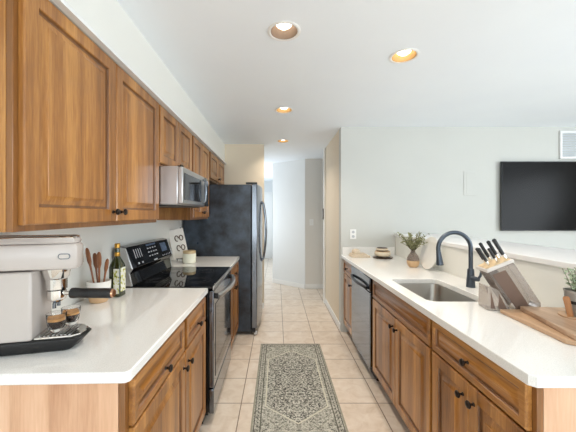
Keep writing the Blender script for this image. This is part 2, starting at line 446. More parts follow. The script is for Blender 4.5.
def door(parent, x, z, w, h, kx=None, kz=None, fr=.055, name='door', mat='oak_v'):
    o = panel_bm(w, h, fr=fr).build(name, M[mat], parent, (x, -.001, z))
    o.data.materials.append(M['groove_shade'])
    if kx is not None: knob(o, (kx, -.0205, kz))
    return o
def carcass(parent, w, d, h, z0=.10, top_open=True, rails=(), stiles=(), toe=True, mats=('oak_v', 'oak_end')):
    """open box: sides, bottom, back and face frame; front plane is y=0"""
    for a in (0, w-.018): MB().box(a, a+.018, .021, d, z0, h).build('side_panel', M[mats[1]], parent)
    m = MB().box(.018, w-.018, .021, d-.012, z0, z0+.018).box(.018, w-.018, d-.012, d, z0, h)
    if not top_open: m.box(.018, w-.018, .021, d-.012, h-.018, h)
    m.build('inner_shell', M['oak_v'], parent)
    f = MB().box(0, .035, 0, .02, z0, h).box(w-.035, w, 0, .02, z0, h)
    for a, b in rails: f.box(.035, w-.035, .0005, .02, a, b)
    for a, b, c0, c1 in stiles: f.box(a, b, .0003, .02, c0, c1)
    f.build('face_frame', M['oak_dark'], parent, bevel=.0015)
    if toe: MB().box(.0, w, .06, .075, .001, z0-.001).build('toe_kick', M['toe'], parent)

CT0, CT1 = .880, .915
FL = -.482       # left face-frame plane; doors stand 2 cm proud
FRX = .806       # right face-frame plane
def left(y, x=FL, z=0): return (x, y, z), PI/2
def right(y, x=FRX, z=0): return (x, y, z), -PI/2
RAILS = ((.10, .125), (.695, .725), (.85, .879))

# left near base cabinet
(l, r) = left(.950)
b = thing('base_cabinet', 'honey oak base cabinet with two drawers under the left counter, nearest the camera', 'cabinet', l, r, 'oak base cabinets')
carcass(b, 1.018, .59, .879, rails=RAILS, stiles=((.55, .592, .125, .85),))
door(b, .022, .715, .528, .148, .264, .05, .03, 'drawer', 'oak_h')
door(b, .590, .715, .405, .148, .20, .05, .03, 'drawer', 'oak_h')
door(b, .022, .115, .540, .59, .505, .525)
door(b, .570, .115, .425, .59, .035, .525)
# left far base cabinet
(l, r) = left(2.742, -.458)
b = thing('base_cabinet', 'narrow oak base cabinet between range and refrigerator', 'cabinet', l, r, 'oak base cabinets')
carcass(b, .695, .61, .879, rails=RAILS)
door(b, .022, .715, .65, .148, .325, .074, .03, 'drawer', 'oak_h')
door(b, .022, .115, .323, .59, .29, .53); door(b, .349, .115, .323, .59, .035, .53)
# right near
(l, r) = right(1.530)
b = thing('base_cabinet', 'oak base cabinet with one wide drawer at the near end of the sink counter', 'cabinet', l, r, 'oak base cabinets')
carcass(b, .60, .60, .879, rails=RAILS, stiles=())
door(b, .008, .715, .575, .148, .2875, .074, .03, 'drawer', 'oak_h')
door(b, .008, .115, .288, .59, .255, .525); door(b, .300, .115, .283, .59, .034, .525)
# sink base
(l, r) = right(2.478)
b = thing('base_cabinet', 'oak sink base cabinet with a wide false drawer front beside the dishwasher', 'cabinet', l, r, 'oak base cabinets')
carcass(b, .944, .60, .879, rails=RAILS)
door(b, .012, .715, .920, .148, None, None, .03, 'false_drawer_front', 'oak_h')
door(b, .012, .115, .468, .59, .435, .525); door(b, .484, .115, .448, .59, .034, .525)
# far right
(l, r) = right(3.560)
b = thing('base_cabinet', 'narrow oak base cabinet with drawer against the far wall', 'cabinet', l, r, 'oak base cabinets')
carcass(b, .436, .60, .879, rails=RAILS)
door(b, .018, .715, .40, .148, .2, .074, .03, 'drawer', 'oak_h')
door(b, .018, .115, .40, .59, .365, .525)

# wall cabinets (left)
def wall_cab(y0, y1, z0, z1, label, doors, depth=.304, x=-.793):
    (l, r) = left(y0, x, z0)
    c = thing('wall_cabinet', label, 'cabinet', l, r, 'oak wall cabinets')
    w, h = y1-y0, z1-z0
    for a in (0, w-.018): MB().box(a, a+.018, .021, depth, 0, h).build('side_panel', M['oak_v'], c)
    MB().box(.018, w-.018, .021, depth-.01, .018, .036).box(.018, w-.018, .021, depth-.01, h-.018, h).box(.018, w-.018, depth-.01, depth, 0, h).build('inner_shell', M['oak_v'], c)
    MB().box(0, .04, 0, .02, 0, h).box(w-.04, w, 0, .02, 0, h).box(.04, w-.04, .0005, .02, 0, .04).box(.04, w-.04, .0005, .02, h-.03, h).box(w/2-.02, w/2+.02, .0003, .02, .04, h-.03).build('face_frame', M['oak_dark'], c, bevel=.0015)
    for (a, bb, kx, kz) in doors:
        door(c, a, .02, bb-a, h-.026, kx, kz, .058)
    return c
wall_cab(.900, 1.974, 1.345, 2.132, 'large two-door oak wall cabinet above the coffee machine', [(.018, .540, .494, .045), (.548, 1.066, .034, .045)])
wall_cab(1.976, 2.738, 1.722, 2.132, 'short oak wall cabinet directly above the microwave', [(.014, .377, .345, .03), (.385, .75, .02, .03)])
wall_cab(2.740, 3.440, 1.345, 2.132, 'tall oak wall cabinet between microwave and refrigerator', [(.03, .345, .315, .05), (.355, .675, .03, .05)])
wall_cab(3.442, 4.440, 1.80, 2.132, 'short oak wall cabinet above the refrigerator', [(.05, .49, .455, .035), (.50, .955, .035, .035)])

# ------------------------------------------------------------------ countertops
o = MB().prism([(XL+.001, .898), (-.466, .917), (-.453, .931), (-.453, 1.971), (XL+.001, 1.971)], CT0, CT1).build('countertop', M['quartz'], bevel=.005)
tag(o, 'white quartz countertop with the coffee machine on it', 'countertop', 'white quartz countertops')
o = MB().box(XL+.001, -.430, 2.741, 3.435, CT0, CT1).build('countertop', M['quartz'], bevel=.005)
tag(o, 'small white countertop between range and refrigerator', 'countertop', 'white quartz countertops')
ct = MB().prism([(.760, .908), (.776, .893), (1.408, .893), (1.408, 3.568), (.760, 3.568)], CT0, CT1).build('countertop', M['quartz'], smooth=False)
SX0, SX1, SY0, SY1 = .846, 1.19, 1.665, 2.245
cut(ct, [MB().prism(rrect(SX0, SX1, SY0, SY1, .05), CT0-.05, CT1+.05)])
m = ct.modifiers.new('bevel', 'BEVEL'); m.width = .004; m.segments = 2; m.limit_method = 'ANGLE'; m.angle_limit = math.radians(60)
tag(ct, 'long white quartz countertop around the sink on the right', 'countertop', 'white quartz countertops')
struct(MB().box(.775, 1.394, 3.552, 3.569, CT1+.0005, 1.01).build('trim_4', M['quartz'], bevel=.002), 'white backsplash strip on the far wall')

# sink
s = thing('undermount_sink', 'stainless steel sink set into the right counter', 'sink', ((SX0+SX1)/2, (SY0+SY1)/2, .70))
def L(x0, x1, y0, y1, r, z): return [(p[0]-(SX0+SX1)/2, p[1]-(SY0+SY1)/2, z-.70) for p in rrect(x0, x1, y0, y1, r)]
e = .004
mb = MB().loops([L(SX0-.017, SX1+.017, SY0-.017, SY1+.017, .06, .878), L(SX0-e, SX1+e, SY0-e, SY1+e, .052, .878), L(SX0-e+.002, SX1+e-.002, SY0-e+.002, SY1+e-.002, .052, .872),
                 L(SX0+.008, SX1-.008, SY0+.008, SY1-.008, .055, .73), L(SX0+.02, SX1-.02, SY0+.02, SY1-.02, .05, .706), L(SX0+.06, SX1-.06, SY0+.06, SY1-.06, .03, .701)], cap0=False)
bs = mb.build('basin', M['steel_sink'], s)
md = bs.modifiers.new('solid', 'SOLIDIFY'); md.thickness = .0015; md.offset = -1
MB().lathe([(.045, .0015), (.045, .004), (.036, .005), (.030, .003), (.001, .003)], (0, .05, .0012)).build('drain', M['steel'], s)

# faucet
f = thing('kitchen_faucet', 'dark slate gooseneck faucet behind the sink', 'faucet', (1.285, 1.99, CT1+.0006))
MB().lathe([(.027, 0), (.027, .008), (.025, .05), (.022, .08), (.0205, .115), (.0165, .122)], seg=28).build('base', M['gunmetal'], f)
pts = [(0, 0, .115), (.0, 0, .18)]
R = .108
for k in range(0, 25):
    a = PI*k/24*1.06
    pts.append((-R + R*math.cos(a), -.0, .254 + R*math.sin(a)))
MB().tube(pts, .0135, 16).build('gooseneck', M['gunmetal'], f)
e0 = Vector(pts[-1]); dv = (Vector(pts[-1]) - Vector(pts[-2])).normalized()
MB().tube([e0 - dv*.002, e0 + dv*.012, e0 + dv*.05, e0 + dv*.085, e0 + dv*.088], [.0145, .0155, .019, .023, .020], 20).build('spray_head', M['gunmetal'], f)
hd = MB().tube([(0, -.012, .062), (.006, -.04, .062), (.010, -.062, .062)], [.017, .016, .012], 16).build('handle_hub', M['gunmetal'], f)
MB().tube([(.012, -.056, .066), (.020, -.066, .088), (.026, -.070, .140)], [.008, .0075, .006], 12).build('lever', M['gunmetal'], f)

# ------------------------------------------------------------------ range
(l, r) = left(1.978, -.453)
s = thing('electric_range', 'stainless electric range with black glass cooktop and back control panel', 'range', l, r)
W = .758
MB().box(0, W, .0, .62, .07, .904).build('body', M['blackgloss'], s, bevel=.003)
MB().box(.02, W-.02, .04, .60, .002, .069).build('plinth', M['black'], s)
ctp = MB().box(.001, W-.001, -.028, .56, .905, .920).build('cooktop', M['cooktop'], s, bevel=.003)
for (x, y, rad) in ((.20, .13, .105), (.20, .42, .075), (.55, .13, .08), (.55, .41, .105)):
    for rr in (rad, rad*.62):
        MB().lathe([(rr, 0), (rr, .0004), (rr-.003, .0004), (rr-.003, 0)], (x, y, .9202), 48, cap0=False, cap1=False).build('burner_ring', M['ring'], ctp)
MB().box(.001, W-.001, -.038, -.0285, .895, .921).build('front_edge', M['steel'], s, bevel=.003)
od = MB().box(.008, W-.008, -.034, -.001, .245, .890).build('oven_door', M['steel_dark'], s, bevel=.006)
MB().box(.06, W-.06, -.0365, -.0345, .30, .79).build('oven_window', M['blackgloss'], od, bevel=.001)
hp = []
for k in range(21):
    u = k/20; hp.append((.05 + .658*u, -.052 - .045*math.sin(PI*u)**.8, .845 ))
hn = MB().tube(hp, .017, 14).build('oven_handle', M['steel'], od)
for x in (.06, W-.06): MB().box(x-.014, x+.014, -.056, -.035, .828, .862).build('handle_mount', M['black'], hn, bevel=.003)
dw = MB().box(.008, W-.008, -.034, -.001, .075, .238).build('warming_drawer', M['steel_dark'], s, bevel=.006)
# back guard
BG = [(.502, .921), (.617, .921), (.617, 1.18), (.585, 1.183), (.548, 1.175), (.500, 1.035), (.520, 1.005)]
g = MB().prism([(y, z) for y, z in BG], .012, W-.012, 'x').build('back_guard', M['blackgloss'], s, bevel=.004)
for x in (0, W-.0115): MB().prism(BG, x, x+.0115, 'x').build('end_cap', M['steel'], g, bevel=.003)
def face(x0, x1, v0, v1, h=.0015):   # patch on the slanted control face; v runs up the slope 0..1
    a = Vector((0, .500, 1.035)); bvec = Vector((0, .048, .14)); n = Vector((0, -.14, .048)).normalized()
    ls = []
    for off in (0.0004, h):
        ls.append([a + bvec*v + n*off + Vector((x, 0, 0)) for x, v in ((x0, v0), (x1, v0), (x1, v1), (x0, v1))])
    return ls
prints = [(.09 + .032*k, .098 + .032*k, .42, .85) for k in range(4)]
prints += [(.30 + .045*k, .325 + .045*k, .30 + .2*j, .36 + .2*j) for k in range(4) for j in range(3)]
prints += [(.54 + .038*k, .552 + .038*k, .10, .17) for k in range(5)] + [(.10, .12, .12, .2), (.16, .18, .12, .2), (.36, .42, .03, .10)]
for a in prints: MB().loops(face(*a)).build('control_button', M['mark'], g)
MB().loops(face(.555, .67, .35, .85)).build('display', M['lcd'], g)
MB().loops(face(.30, .47, .86, .95)).build('display', M['lcd'], g)

# ------------------------------------------------------------------ microwave
(l, r) = left(1.981, -.635, 1.462)
s = thing('microwave_oven', 'low stainless microwave under the wall cabinet above the range', 'microwave', l, r)
MB().box(0, .752, .021, .460, 0, .257).build('body', M['steel'], s, bevel=.006)
d_ = MB().box(0, .60, -.012, .0205, .006, .253).build('door', M['steel'], s, bevel=.006)
MB().box(.035, .47, -.0145, -.0125, .035, .215).build('window', M['blackgloss'], d_, bevel=.001)
MB().tube([(.54, -.012, .03), (.54, -.035, .045), (.54, -.040, .13), (.54, -.035, .21), (.54, -.012, .225)], .009, 12).build('handle', M['steel_dark'], d_)
p_ = MB().box(.603, .752, -.012, .0205, .006, .253).build('control_panel', M['blackgloss'], s, bevel=.004)
MB().box(.625, .73, -.014, -.0125, .19, .23).build('display', M['lcd'], p_)
MB().box(.05, .70, .05, .40, -.006, -.0005).build('bottom_vent', M['black'], s)

# ------------------------------------------------------------------ refrigerator
(l, r) = left(3.452, -.300)
s = thing('refrigerator', 'tall side-by-side refrigerator with black sides and steel doors', 'refrigerator', l, r)
W = .935
MB().box(0, W, .0, .78, .045, 1.740).build('body', M['fridge_side'], s, bevel=.006)
def bow(x): return -.070 - .035*math.sin(PI*x/W)
for x0, x1, hx in ((.002, .405, .375), (.411, W-.002, .441)):
    n = 10; P = [(x0 + (x1-x0)*k/n, bow(x0 + (x1-x0)*k/n)) for k in range(n+1)]
    d_ = MB().prism(P + [(x1, -.006), (x0, -.006)], .085, 1.745).build('door', M['steel_door'], s, bevel=.008)
    yb = bow(hx)
    hp = [(hx, yb+.004, .80)] + [(hx, yb - .055*math.sin(PI*(.08 + .84*k/16))**.7, .83 + .70*k/16) for k in range(17)] + [(hx, yb+.004, 1.56)]
    MB().tube(hp, .0125, 12).build('handle', M['steel_dark'], d_)
MB().box(.01, W-.01, -.05, -.001, .03, .08).build('toe_grille', M['black'], s, bevel=.003)
for x in (.03, W-.03):
    MB().box(x-.025, x+.025, -.07, .06, 1.7455, 1.766).build('hinge_cover', M['black'], s, bevel=.004)
    MB().lathe([(.022, -.018), (.022, .018)], (x, -.055, .023), 20, M=Matrix.Rotation(PI/2, 3, 'Y')).build('roller', M['steel'], s, bevel=.003)

# ------------------------------------------------------------------ dishwasher
(l, r) = right(3.112, .785)
s = thing('dishwasher', 'dark stainless dishwasher between the oak cabinets', 'dishwasher', l, r)
W = .622
MB().box(.005, W-.005, .021, .58, .09, .872).build('body', M['black'], s)
MB().box(.02, W-.02, .05, .07, .002, .089).build('toe_panel', M['black'], s)
d_ = MB().box(.004, W-.004, -.012, .02, .10, .745).build('door', M['steel_dark'], s, bevel=.005)
p_ = MB().box(.004, W-.004, -.016, .02, .750, .872).build('control_panel', M['steel_dark'], s, bevel=.006)
hp = [(.05 + (W-.1)*k/18, -.022 - .03*math.sin(PI*k/18)**.7, .775 + .0*k) for k in range(19)]
MB().tube(hp, .013, 12).build('handle', M['black'], p_)

# ------------------------------------------------------------------ rug
o = MB().box(-.315, .315, -.70, .70, 0, .008).build('runner_rug', M['rug'], None, (.143, 2.52, .001), bevel=.002)
tag(o, 'grey-green patterned runner rug on the tile floor', 'rug')

# ------------------------------------------------------------------ television, vent, plates
s = thing('television', 'wide black flat television mounted on the white wall', 'television', (3.33, 3.568, 1.61))
MB().box(-.695, .695, -.045, -.025, -.408, .408).build('frame', M['black'], s, bevel=.004)
MB().box(-.685, .685, -.0465, -.0455, -.398, .398).build('screen', M['screen'], s)
MB().box(-.3, .3, -.0245, -.001, -.2, .2).build('wall_mount', M['black'], s)
s = thing('wall_return_grille', 'white slatted return air grille above the television', 'vent', (3.70, 3.569, 2.055))
fm = MB()
x0, x1, h = -.345, .345, .33
fm.box(x0, x1, -.02, -.001, 0, .025).box(x0, x1, -.02, -.001, h-.025, h)
for x in (x0, -.012, x1-.025): fm.box(x, x+.025, -.02, -.001, .025, h-.025)
fm.build('frame', M['trim'], s, bevel=.002)
sl = MB()
for k in range(14):
    z = .03 + k*.02
    for a, b in ((x0+.026, -.013), (.014, x1-.026)):
        sl.prism([(-.016, z), (-.006, z+.012), (-.004, z+.012), (-.014, z)], a, b, 'x')
lab(sl.build('louvre', M['louvre'], s), 'pale grey louvre slats')
s = thing('access_panel', 'square white panel plate on the wall left of the television', 'wall plate', (2.295, 3.5695, 1.765))
MB().box(-.075, .075, -.005, 0, -.145, .145).build('cover', M['wall'], s, bevel=.003)
MB().box(-.045, .075, -.0075, -.0055, -.13, .13).build('door', M['wall'], s, bevel=.002)
def outlet(label, loc, rz, switch=False):
    s = thing('light_switch' if switch else 'wall_outlet', label, 'switch' if switch else 'outlet', loc, rz)
    MB().box(-.036, .036, -.006, 0, -.058, .058).build('plate', M['off_white'], s, bevel=.002)
    if switch:
        MB().box(-.016, .016, -.010, -.0065, -.033, .033).build('rocker', M['white_plastic'], s, bevel=.002)
    else:
        for z in (-.026, .026):
            q = MB().lathe([(.017, 0), (.017, .003)], (0, -.0062, z), 20, M=Matrix.Rotation(PI/2, 3, 'X')).build('socket', M['mark'], s)
    return s
outlet('white double outlet on the far wall above the sink counter', (.905, 3.569, 1.16), 0)
outlet('white outlet on the low wall behind the faucet', (1.409, 2.60, 1.070), -PI/2)
outlet('white light switch on the grey wall at the end of the hall', (.645, 5.619, 1.245), 0, True)
s = thing('strike_plate', 'small dark metal latch plate on the wall end casing', 'latch', (.734, 4.737, 1.40), 0)
MB().box(-.012, 0, -.024, .024, -.085, .085).build('plate', M['bronze'], s, bevel=.002)
MB().box(-.016, -.0125, -.008, .016, -.04, .04).build('keeper', M['steel'], s, bevel=.001)

# ------------------------------------------------------------------ coffee machine
CMR = math.radians(14)
s = thing('espresso_machine', 'white espresso machine with chrome top at the left edge of the counter', 'coffee machine', (-1.081, .976, CT1+.0006), CMR)
D = .155
def hull(x1, ins): return [(ins, ins), (x1-.034, ins), (x1-.012, ins+.012), (x1-.004, D*.30), (x1-.004, D*.6), (x1-.03, D-ins-.03), (x1-.07, D-ins), (ins, D-ins)]
MB().loops([[(x, y, z) for x, y in hull(x1, i)] for x1, i, z in ((.362, .006, .0), (.372, .002, .006), (.400, 0, .036), (.402, .001, .043))]).build('base', M['black'], s, bevel=.004)
MB().prism([(.242, .010), (.358, .010), (.382, .026), (.389, D*.4), (.387, D*.6), (.362, D-.03), (.325, D-.010), (.242, D-.010)], .0435, .051).build('drip_tray', M['chrome'], s, bevel=.002)
gr = MB()
for k in range(8): gr.box(.255 + .013*k, .261 + .013*k, .02, D-.03, .0512, .053)
gr.build('tray_grid', M['steel'], s)
MB().box(.002, .240, .001, D-.001, .0436, .283).build('body', M['enamel'], s, bevel=.008)
def headplan(i): return [(i, i), (.358-i, i), (.376-i, .012), (.380-i, .035), (.374-i, .08), (.350-i, .125), (.32-i, D-i), (i, D-i)]
def hl(i, z): return [(x, y, z) for x, y in headplan(i)]
hd = MB().loops([hl(.03, .2835), hl(.006, .290), hl(.0, .302), hl(0, .366), hl(.004, .376), hl(.012, .379)]).build('head', M['enamel'], s, bevel=.003)
cw = MB().loops([hl(.010, .3795), hl(.006, .386), hl(.010, .398), hl(.022, .398), hl(.026, .388)]).build('cup_warmer', M['enamel'], s)
P = [Vector((x, y, .3995)) for x, y in headplan(.015)]
MB().tube([P[0], P[1], P[2], P[3], P[4], P[5], P[6], P[7], P[0]], .0042, 10).build('rail', M['chrome'], cw)
for x, y in ((.315, .05), (.343, .072)):
    MB().lathe([(.012, 0), (.012, .012), (.009, .0145)], (x, y, .3885), 20).build('button', M['black'], s)
bd = MB().loops([[(p[0], -.0004, p[1]) for p in rrect(.322, .360, .325, .345, .0095)], [(p[0], -.003, p[1]) for p in rrect(.322, .360, .325, .345, .0095)]]).build('badge', M['steel_dark'], hd)
MB().loops([[(p[0], -.0032, p[1]) for p in rrect(.325, .357, .328, .342, .0065)], [(p[0], -.0036, p[1]) for p in rrect(.325, .357, .328, .342, .0065)]]).build('badge_field', M['enamel'], bd)
gx, gy = .285, .078
MB().lathe([(.028, .203), (.034, .207), (.034, .244), (.040, .250), (.046, .2825)], (gx, gy, 0), 32).build('group_head', M['chrome'], s)
pf = MB().lathe([(.022, .162), (.029, .168), (.031, .176), (.031, .2025)], (gx, gy, 0), 32).build('portafilter', M['chrome'], s)
U = Vector((math.cos(CMR), -math.sin(CMR) - .02, 0)); G = Vector((gx, gy, .190))
MB().tube([G + U*.029, G + U*.056], .008, 12).build('handle_neck', M['chrome'], pf)
MB().tube([G + U*q for q in (.055, .058, .068, .09, .205, .210)], [.013, .019, .0195, .0175, .0185, .017], 20).build('handle', M['black'], pf)
MB().tube([G + U*.2095, G + U*.216], [.0165, .013], 20).build('handle_cap', M['copper'], pf)
for dy in (-.018, .018): MB().tube([(gx, gy+dy*.4, .163), (gx, gy+dy, .154), (gx, gy+dy, .138)], .006, 10).build('spout', M['steel_dark'], pf)
# espresso cups
def cup(loc, label):
    c = thing('espresso_cup', label, 'cup', loc, 0, 'glass espresso cups')
    MB().lathe([(.001, 0), (.018, 0), (.021, .003), (.027, .02), (.031, .042), (.0325, .066), (.0315, .067), (.0305, .065), (.029, .044), (.0255, .024), (.018, .012), (.001, .010)], seg=32, cap0=False, cap1=False).build('glass', M['glass'], c)
    MB().lathe([(.001, .0115), (.017, .0135), (.0245, .025), (.0278, .040)], seg=32).build('espresso', M['coffee'], c)
    MB().lathe([(.0279, .0403), (.0288, .050), (.001, .0505)], seg=32).build('crema', M['crema'], c)
    return c
cup((-.812, 1.105, CT1+.0545), 'front glass cup of espresso on the drip tray')
cup((-.806, 1.174, CT1+.0545), 'rear glass cup of espresso on the drip tray, behind the other')

# ------------------------------------------------------------------ utensils, bottle, card, candle
s = thing('utensil_crock', 'white and tan ceramic crock behind the coffee machine handle', 'crock', (-.985, 1.66, CT1+.0006))
MB().lathe([(.001, 0), (.040, 0), (.046, .006), (.053, .034), (.001, .034)], seg=36).build('clay_foot', M['clay'], s)
MB().lathe([(.0532, .0345), (.058, .07), (.060, .115), (.0565, .116), (.054, .07), (.049, .038), (.001, .037)], seg=36, cap0=False).build('bowl', M['ceramic'], s)
ul = ['wooden spoon with a dark rounded tip, leftmost in the crock', 'brown wooden spatula second from the left in the crock', 'tall brown wooden spoon in the middle of the crock', 'short wooden spoon at the right of the crock']
for i, (dx, dy, lx, ly, top, wd) in enumerate([(-.026, -.01, -.055, -.02, .300, .013), (-.008, .012, -.030, .01, .268, .014), (.012, -.012, .012, -.02, .278, .013), (.028, .01, .036, .02, .235, .011)]):
    u = MB(); p0 = Vector((-.985+dx*.5, 1.66+dy*.5, CT1+.040)); p1 = Vector((-.985+lx, 1.66+ly, CT1+top))
    ls = []
    for q, a, b_ in ((0, .004, .004), (.5, .005, .005), (.62, .006, .005), (.72, wd, .005), (.88, wd+.001, .005), (.96, wd*.8, .004), (1, wd*.35, .002)):
        c0 = p0.lerp(p1, q); ls.append([c0 + Vector((a*math.cos(2*PI*k/14), b_*math.sin(2*PI*k/14), 0)) for k in range(14)])
    tag(u.loops(ls).build('cooking_spoon', M['utensil']), ul[i], 'spoon', 'wooden utensils in the crock')
s = thing('oil_bottle', 'dark green olive oil bottle with gold cap beside the range', 'bottle', (-.945, 1.775, CT1+.0006))
def sq(h, z, r): return [(x, y, z) for x, y in rrect(-h, h, -h, h, r, 4)]
MB().loops([sq(.030, 0, .008), sq(.034, .004, .008), sq(.034, .175, .009), sq(.031, .19, .012), sq(.022, .215, .014), sq(.0145, .235, .0144), sq(.0135, .285, .0134)]).build('glass', M['oil'], s)
MB().lathe([(.0148, .236), (.0158, .24), (.0152, .258)], seg=24, cap0=False, cap1=False).build('neck_band', M['gold'], s)
MB().lathe([(.0148, .2855), (.0148, .308), (.013, .311)], seg=24).build('cap', M['gold'], s)
MB().box(.0342, .0348, -.028, .028, .03, .17).build('label', M['labelprint'], s)
MB().box(-.004, .028, -.0348, -.0342, .02, .165).build('label', M['labelprint'], s)

s = thing('recipe_card_stand', 'white card with brown drawings on a black easel beside the refrigerator', 'card stand', (-.965, 3.06, CT1+.0006), .32)
tl = Matrix.Rotation(math.radians(-9), 4, 'X')
cd = MB().box(-.075, .075, -.003, 0, 0, .30).build('card', M['paper'], s, (-.008, 0, .035)); cd.rotation_euler = (math.radians(-9), math.radians(-12), 0)
for cz in (.205, .105):
    for cx in (-.005, .038):
        a_ = .9 if cx > 0 else 1
        pts = [(cx + .017*math.cos(2*PI*k/20), -.0045, cz + .028*a_*math.sin(2*PI*k/20)) for k in range(17 if cx < 0 else 21)]
        MB().tube(pts, .0055, 6).build('drawing', M['ink'], cd)
MB().tube([(-.05, -.025, .012), (-.05, .0, .006), (-.03, .05, .20), (-.02, .062, .345)], .004, 8).tube([(.05, -.025, .012), (.05, .0, .006), (.02, .05, .20), (-.02, .062, .345)], .004, 8).tube([(-.06, -.01, .03), (.06, -.01, .03)], .004, 8).tube([(0, .055, .2), (0, .10, .004)], .004, 8).build('easel', M['black'], s)
s = thing('candle_jar', 'pale candle jar with a golden lid on the small counter', 'candle', (-.872, 2.985, CT1+.0006))
MB().lathe([(.001, 0), (.058, 0), (.064, .006), (.065, .085), (.060, .094), (.001, .094)], seg=36).build('jar', M['wax'], s)
MB().lathe([(.060, .0945), (.062, .096), (.062, .118), (.059, .121), (.001, .121)], seg=36).build('lid', M['lid'], s)

# ------------------------------------------------------------------ sink counter objects
def folded(name, label, loc, w, dpt, h, mat, rz=0):
    o = MB().prism(rrect(-w/2, w/2, 0, h, h*.45, 6), -dpt/2, dpt/2, 'y').build(name, M[mat], None, loc, bevel=.002); o.rotation_euler = (0, 0, rz)
    return tag(o, label, 'napkin', 'folded linens by the far wall')
z = CT1+.0006
folded('folded_napkin', 'wider folded beige linen at the bottom by the far wall', (.935, 3.40, z), .205, .15, .022, 'linen')
folded('folded_napkin', 'narrower folded beige linen on top of the wider one', (.920, 3.40, z+.0225), .165, .12, .018, 'linen')
s = thing('small_dish', 'small pale domed dish on the folded linens', 'dish', (.895, 3.40, z+.041))
MB().lathe([(.045, 0), (.048, .004), (.048, .018), (.001, .018)], seg=28).build('dish_base', M['cream'], s)
MB().lathe([(.045, .0185), (.042, .032), (.032, .043), (.016, .049), (.001, .050)], seg=28).build('dome_lid', M['linen'], s)
s = MB().lathe([(.001, 0), (.086, 0), (.104, .005), (.107, .011), (.103, .0125), (.088, .0095), (.001, .009)], (0, 0, 0), 40, cap0=False, cap1=False).build('dinner_plate', M['brown'], None, (1.165, 3.31, z))
tag(s, 'dark brown plate at the bottom of the bowl stack', 'plate')
s = thing('serving_bowl', 'cream bowl with tan rim in the middle of the stack', 'bowl', (1.165, 3.31, z+.0095), 0, 'stacked bowls')
MB().lathe([(.001, 0), (.05, 0), (.08, .018), (.088, .04), (.078, .062), (.001, .052)], seg=40, cap0=False).build('body', M['cream'], s)
MB().lathe([(.0795, .0625), (.08, .066), (.072, .067), (.066, .0625)], seg=40).build('rim', M['clay'], s)
s = thing('serving_bowl', 'small bowl with dark brown inside on top of the stack', 'bowl', (1.160, 3.31, z+.0775), 0, 'stacked bowls')
MB().lathe([(.001, 0), (.045, 0), (.062, .012), (.064, .026), (.060, .030), (.052, .027)], seg=40, cap0=False, cap1=True).build('body', M['cream'], s)
MB().lathe([(.001, .0305), (.057, .0305), (.058, .032), (.048, .038), (.001, .040)], seg=40).build('inside', M['brown'], s)

# vase with olive sprigs
s = thing('bud_vase', 'round vase with tan base and smoked top holding olive sprigs', 'vase', (1.245, 2.745, z))
MB().lathe([(.001, 0), (.030, 0), (.045, .012), (.054, .04), (.0545, .060), (.001, .060)], seg=36).build('clay_base', M['clay'], s)
MB().lathe([(.0545, .0605), (.052, .08), (.042, .105), (.026, .125), (.0185, .14), (.020, .150), (.017, .150), (.016, .139), (.024, .122), (.039, .103), (.049, .08), (.051, .062)], seg=36, cap0=False, cap1=False).build('smoked_neck', M['smokeglass'], s)
def leaf(bm, p, d, L_, wd, n):
    d = d.normalized(); sdv = d.cross(n).normalized(); n = sdv.cross(d)
    pts = [p, p+d*L_*.35+sdv*wd, p+d*L_*.7+sdv*wd*.8, p+d*L_, p+d*L_*.7-sdv*wd*.8, p+d*L_*.35-sdv*wd]
    mid = [bm.verts.new(p + n*0), bm.verts.new(p+d*L_*.5+n*L_*.08), bm.verts.new(p+d*L_+n*0)]
    v = [bm.verts.new(q) for q in (pts[1], pts[2], pts[4], pts[5])]
    bm.faces.new((mid[0], v[0], v[1], mid[2], mid[1])); bm.faces.new((mid[0], mid[1], mid[2], v[2], v[3]))
rnd = random.Random(3)
st = MB(); lf = MB()
for k in range(30):
    a = 2*PI*k/30 + rnd.uniform(-.2, .2); sp_ = rnd.uniform(.03, .155)
    hgt = rnd.uniform(.08, .20) if sp_ < .08 else rnd.uniform(.06, .17)
    p0 = Vector((0, 0, .06)); p1 = Vector((math.cos(a)*.010, math.sin(a)*.010, .145)); p3 = Vector((math.cos(a)*sp_, math.sin(a)*sp_, .15+hgt)); p3.x = min(p3.x, .075)
    p2 = p1.lerp(p3, .5) + Vector((0, 0, .02))
    P = [p0, p1, p1.lerp(p2, .5), p2, p2.lerp(p3, .6), p3]
    st.tube(P, [.0018]*4+[.0013, .0008], 5)
    for j in range(13):
        q = .18 + .82*j/12; seg = q*3; i0 = min(int(seg)+1, 4)
        base_ = p1.lerp(p2, min(1, q*2)) if q < .5 else p2.lerp(p3, (q-.5)*2)
        dd = (p3-p1).normalized()*.4 + Vector((rnd.uniform(-1, 1), rnd.uniform(-1, 1), rnd.uniform(-.5, .7)))
        leaf(lf.bm, base_, dd, rnd.uniform(.018, .028), rnd.uniform(.006, .009), Vector((rnd.uniform(-1, 1), rnd.uniform(-1, 1), 1)))
st.build('stem', M['stem'], s)
lf.build('foliage', M['leaf_olive'], s, smooth=False)

# plate leaning on the low wall
pl = MB().lathe([(.001, 0), (.085, 0), (.10, .006), (.142, .018), (.1445, .021), (.140, .022), (.098, .010), (.001, .005)], seg=56, cap0=False, cap1=False).build('round_platter', M['plate'], None)
an = math.radians(78)
pl.rotation_euler = (0, -an, 0); pl.location = (1.348, 2.62, z + .1445*math.sin(an) + .0005)
tag(pl, 'round white platter leaning on the low wall behind the vase', 'platter')

